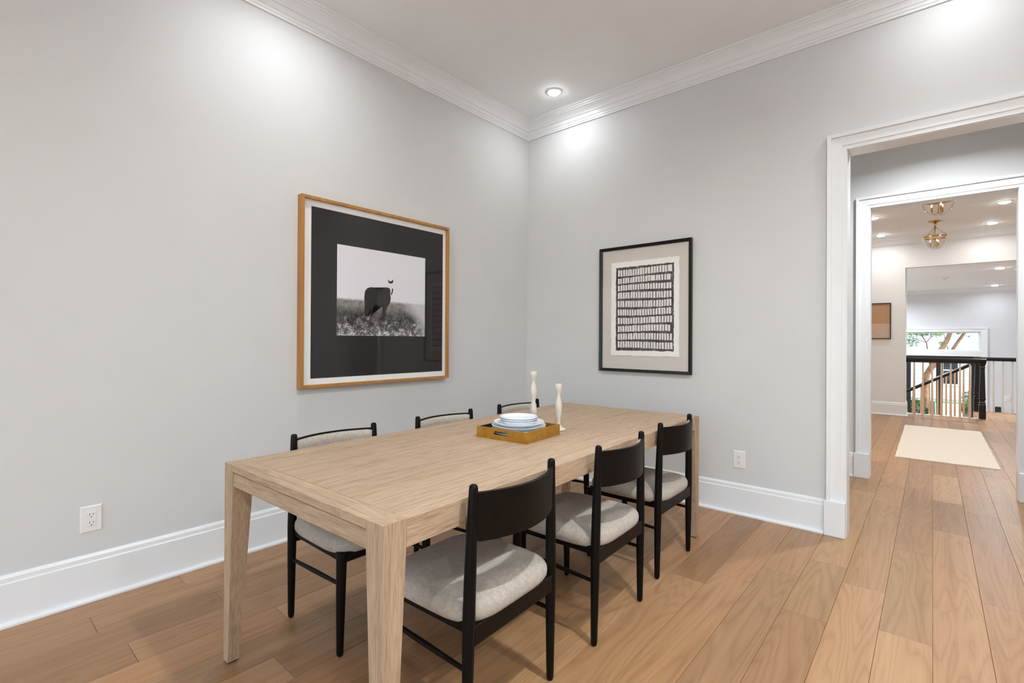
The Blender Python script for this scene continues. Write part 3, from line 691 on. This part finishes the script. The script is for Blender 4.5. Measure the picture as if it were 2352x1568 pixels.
pb = [(0, 0), (.034, 0), (.036, .004), (.030, .010), (.016, .018), (.010, .03), (.0125, .05), (.0175, .08), (.0178, .098), (.0135, .122), (.010, .138), (.0125, .158), (.0185, .185), (.0190, .20), (.0155, .222), (.0098, .243), (.0112, .255), (.0165, .272), (.0190, .288), (.0182, .300), (.0150, .3045), (.0130, .3045), (.012, .290), (0, .288)]
holder(-1.654, 2.103, [(r*1.06, z) for r, z in pb], 'taller cream candle holder behind the plate stack')

# ================================================================== RUNNER RUG
rg = thing('runner_rug', 'cream woven runner rug with frayed ends on the foyer floor', 'rug', (.10, 7.99, .0005))
m = MB(); nx, ny = 14, 50; v = []; f = []
rr = random.Random(5)
ex = [[rr.uniform(-.0025, .0025) for _ in range(ny+1)] for _ in range(2)]
for k in range(ny+1):
    for i in range(nx+1):
        x = -.405+.81*i/nx; 
        if i == 0: x += ex[0][k]
        if i == nx: x += ex[1][k]
        v.append((x, -1.31+2.62*k/ny, .008+.002*math.sin(i*1.3+k*.7)+rr.uniform(-.001, .001)))
for k in range(ny):
    for i in range(nx): a = k*(nx+1)+i; f.append((a, a+1, a+nx+2, a+nx+1))
o = m.add(v, f); 
b0 = [(p[0], p[1], 0) for p in v]; n0 = len(v)
m.add(b0, [tuple(reversed(q)) for q in f])
rim = [i for i in range(nx+1)]+[k*(nx+1)+nx for k in range(1, ny+1)]+[ny*(nx+1)+i for i in range(nx-1, -1, -1)]+[k*(nx+1) for k in range(ny-1, 0, -1)]
m.f += [(rim[i], rim[(i+1) % len(rim)], n0+rim[(i+1) % len(rim)], n0+rim[i]) for i in range(len(rim))]
m.build('pile', 'rug_wool', rg, True, ang=50)
m = MB()
for e, sg in ((-1.31, -1), (1.31, 1)):
    for k in range(110):
        x = -.40+.80*k/109+rr.uniform(-.003, .003); L = rr.uniform(.02, .045); dx = rr.uniform(-.008, .008)
        m.tube([(x, e-sg*.004, .006), (x+dx*.5, e+sg*L*.5, .004), (x+dx, e+sg*L, .002)], [.0018, .0016, .001], 4)
o = m.build('fringe', 'rug_wool', rg); o['kind'] = 'stuff'

# ================================================================== BALUSTRADES
def sq(m, x, y, prof):       # square turned profile: (half size, z)
    for (r0, z0_), (r1, z1_) in zip(prof, prof[1:]):
        m.hexa([(x-r0, y-r0, z0_), (x+r0, y-r0, z0_), (x+r0, y+r0, z0_), (x-r0, y+r0, z0_)], [(x-r1, y-r1, z1_), (x+r1, y-r1, z1_), (x+r1, y+r1, z1_), (x-r1, y+r1, z1_)])
    return m
newel_prof = [(.041, 0), (.041, .225), (.036, .232), (.036, .244), (.040, .250), (.038, .262), (.030, .272), (.030, .300), (.040, .310), (.040, .322), (.037, .33), (.026, .80), (.026, .815), (.032, .822), (.032, .836), (.028, .842), (.030, .86), (.040, .885), (.041, .905)]
rail_prof = [(-.024, .905), (.024, .905), (.030, .925), (.033, .945), (.026, .962), (.010, .970), (-.010, .970), (-.026, .962), (-.033, .945), (-.030, .925)]
def rail_x(m, xa, xb, y):
    n = len(rail_prof); m.add([(xa, y+a, z) for a, z in rail_prof]+[(xb, y+a, z) for a, z in rail_prof], [(i, (i+1) % n, n+(i+1) % n, n+i) for i in range(n)]+[tuple(range(n)), tuple(reversed(range(n, 2*n)))]); return m
bal = thing('stair_balustrade', 'black railed balustrade with light wood balusters beside the foyer wall', 'balustrade', (0, 10.955, 0))
rail_x(MB(), OL+.002, .66, 0).build('handrail', 'black_rail', bal, True, ang=40); MB().box(OL, .59, -.02, .02, .885, .906).build('sub_rail', 'black_rail', bal)
sq(MB(), .613, 0, newel_prof).build('newel_post', 'black_rail', bal); MB().lathe([(0, 0), (.06, 0), (.06, .01), (.05, .016), (0, .016)], 24).build('wall_rosette', 'black_rail', bal).rotation_euler = (0, PI/2, 0)
bal.children[-1].location = (OL, 0, .935)
for x in (-.238, -.122, -.002, .116, .233, .346, .4655): sq(MB(), x, 0, [(.018, .0), (.018, .05), (.0105, .885)]).build('baluster', 'baluster_wood', bal)
MB().box(OL, .57, -.03, .045, -.03, .0).build('nosing', 'trim_white', bal)
bal2 = thing('landing_balustrade', 'black rail with white balusters in front of the entry wall', 'balustrade', (0, 12.1, 0))
rail_x(MB(), .57, 2.95, 0).build('handrail', 'black_rail', bal2, True, ang=40)
sq(MB(), .605, -.06, newel_prof).build('newel_post', 'black_rail', bal2)
for k in range(19): sq(MB(), .705+.1175*k, .02, [(.016, 0), (.016, .05), (.010, .905)]).build('baluster', 'trim_white', bal2)
bal3 = thing('stair_handrail', 'black handrail sloping down over light wood balusters', 'handrail', (0, 12.05, 0))
sl_ = (.815-.29)/(.494+.373)
pts = [(.56, 0, .872), (.54, 0, .862), (.50, 0, .825)]+[(.45-.25*k, 0, .79-.25*k*sl_) for k in range(9)]
MB().tube(pts, .03, 12).build('rail', 'black_rail', bal3, True, ang=50)
for k in range(13):
    x = .43-.118*k; zt = .775-(.45-x)*sl_; sq(MB(), x, 0, [(.017, min(-.165*(int((.56-x)/.27)+1), -.165)), (.011, zt)]).build('baluster', 'baluster_wood', bal3)

# ================================================================== OUTDOORS
GZ = -1.06
struct(MB().box(-30, 30, YF+.15, 60, GZ-.2, GZ).build('ground', 'grass'), 'green lawn outside the entry doors', 'lawn')
struct(MB().box(-30, 30, -40, YS-.16, GZ-.2, GZ).build('bounce_ground', 'path_stone'), 'pale terrace ground added outside the windows behind the camera', 'reflector')  # ground put in here and kept pale to bounce daylight onto the ceiling
o = MB().box(.08, .75, YF+.16, 24.4, GZ, GZ+.012).build('garden_path', 'path_stone'); tag(o, 'pale stone path leading from the entry doors', 'path')
o = MB().box(.75, 1.6, YF+.3, 24.4, GZ, GZ+.02).build('planting_bed', 'mulch'); tag(o, 'dark mulch bed along the right side of the path', 'flower bed')
o = MB().box(-1.1, .06, YF+2.2, 24.4, GZ, GZ+.02).build('planting_bed', 'mulch'); tag(o, 'dark mulch bed around the tree left of the path', 'flower bed')
hs_ = thing('neighbour_house', 'white clapboard house across the garden', 'house', (0, 25, GZ))
MB().box(-9, 11, .03, 5, 0, 6).build('wall', 'siding_white', hs_)
lap = None
for k in range(38):
    z = .1+.155*k; mm = MB().hexa([(-9, -.022, z), (11, -.022, z), (11, .035, z), (-9, .035, z)], [(-9, .0, z+.16), (11, .0, z+.16), (11, .035, z+.16), (-9, .035, z+.16)])
    mm.build('siding_board', 'siding_white', hs_)
def ext(p, y): return Vector((0, 0, 1.24)) + (Vector(p)-Vector((0, 0, 1.24)))*(y/p[1])
a, b = ext((.28, 22, .75), 25), ext((.642, 22, -.166), 25)
wz = MB().box(a.x, b.x, -.05, .02, b.z-GZ, a.z-GZ).build('window', 'dark_glass', hs_)
t_ = .07
MB().box(a.x-t_, b.x+t_, -.06, -.02, b.z-GZ-t_, b.z-GZ).box(a.x-t_, b.x+t_, -.06, -.02, a.z-GZ, a.z-GZ+t_).box(a.x-t_, a.x, -.06, -.02, b.z-GZ, a.z-GZ).box(b.x, b.x+t_, -.06, -.02, b.z-GZ, a.z-GZ).box(a.x, b.x, -.06, -.04, (a.z+b.z)/2-GZ-.02, (a.z+b.z)/2-GZ+.02).build('window_trim', 'siding_white', wz)
def leaves(m, c, r, n, size, rnd, flat=1.0):
    for _ in range(n):
        d = Vector((rnd.gauss(0, 1), rnd.gauss(0, 1), rnd.gauss(0, 1)*flat)); d = d.normalized()*r*rnd.random()**.4; d.z *= flat
        p = Vector(c)+d; u = Vector((rnd.uniform(-1, 1), rnd.uniform(-1, 1), rnd.uniform(-.6, .6))).normalized(); q_ = u.orthogonal().normalized()
        q_ = q_*math.cos(rnd.random()*6)+u.cross(q_)*math.sin(rnd.random()*6); s_ = size*rnd.uniform(.6, 1.3)
        m.poly([p-u*s_, p+q_*s_*.45, p+u*s_, p-q_*s_*.45])
rt = random.Random(11)
tree = thing('garden_tree', 'leaning garden tree with forked trunk outside the transom', 'tree', (0, 0, 0))
TY = 20.5; T = lambda p: tuple(ext(p, TY))
P = [(-.19, 19.5, -.912), (-.175, 19.5, -.36), (-.16, 19.5, .0), (-.13, 19.5, .24), (-.03, 19.5, .45), (.083, 19.5, .62), (.18, 19.5, .96), (.337, 19.5, 1.30), (.40, 19.5, 1.52), (.46, 19.5, 1.9), (.55, 19.5, 2.6)]
MB().tube([T(p) for p in P], [.09, .085, .085, .085, .085, .09, .072, .062, .06, .055, .04], 12).build('trunk', 'bark', tree, True)
P = [(.083, 19.5, .60), (.22, 19.5, .80), (.36, 19.5, .90), (.44, 19.5, .98), (.567, 19.5, 1.24), (.72, 19.5, 1.52), (.95, 19.5, 2.0)]
MB().tube([T(p) for p in P], [.06, .05, .045, .045, .042, .04, .03], 10).build('branch', 'bark', tree, True)
for P, r in (([(-.05, 19.5, .55), (-.10, 19.5, .9), (-.138, 19.5, 1.22), (-.219, 19.5, 1.37), (-.32, 19.5, 1.6)], .022), ([(-.138, 19.5, 1.22), (-.05, 19.5, 1.36), (.02, 19.5, 1.55)], .012), ([(-.138, 19.5, 1.22), (-.3, 19.5, 1.28), (-.55, 19.5, 1.4)], .012), ([(.36, 19.5, 1.0), (.30, 19.5, 1.25), (.26, 19.5, 1.5)], .012)):
    MB().tube([T(p) for p in P], [r, r*.9, r*.75, r*.6, r*.5][:len(P)], 8).build('branch', 'bark', tree, True)
m = MB()
for c, r, n in (((-.50, 19.5, 1.22), .20, 120), ((-.52, 19.5, 1.50), .32, 260), ((-.25, 19.5, 1.52), .17, 120), ((-.02, 19.5, 1.50), .15, 90), ((.14, 19.5, 1.46), .12, 60), ((.24, 19.5, 1.22), .10, 40), ((.58, 19.5, 1.49), .06, 14), ((.78, 19.5, 1.40), .07, 10), ((.1, 19.5, 2.0), .6, 300), ((-.6, 19.5, 2.2), .8, 400), ((.8, 19.5, 2.4), .6, 250)):
    leaves(m, ext(c, TY), r*1.1, int(n*2.6), .026, rt, .75)
o = m.build('foliage', 'leaf_green', tree, fix=False); o['kind'] = 'stuff'
def shrub(x, y, r, lb):
    t = thing('garden_shrub', lb, 'shrub', (x, y, GZ+.025))
    MB().tube([(0, 0, 0), (.02, 0, r*.9)], [.03, .012], 8).build('stem', 'bark', t, True)
    m = MB(); leaves(m, (0, 0, r*1.35), r, 420, .05, rt, .85); o = m.build('foliage', 'shrub_green', t, fix=False); o['kind'] = 'stuff'
shrub(-.52, 19.3, .28, 'dark green shrub at the foot of the tree'); shrub(-.62, 18.25, .18, 'small shrub on the lawn seen behind the left balusters')
shrub(.86, 19.4, .26, 'green shrub right of the path'); shrub(1.02, 21.9, .33, 'farther shrub right of the path by the white house'); shrub(-.16, 18.75, .15, 'low shrub just left of the path')
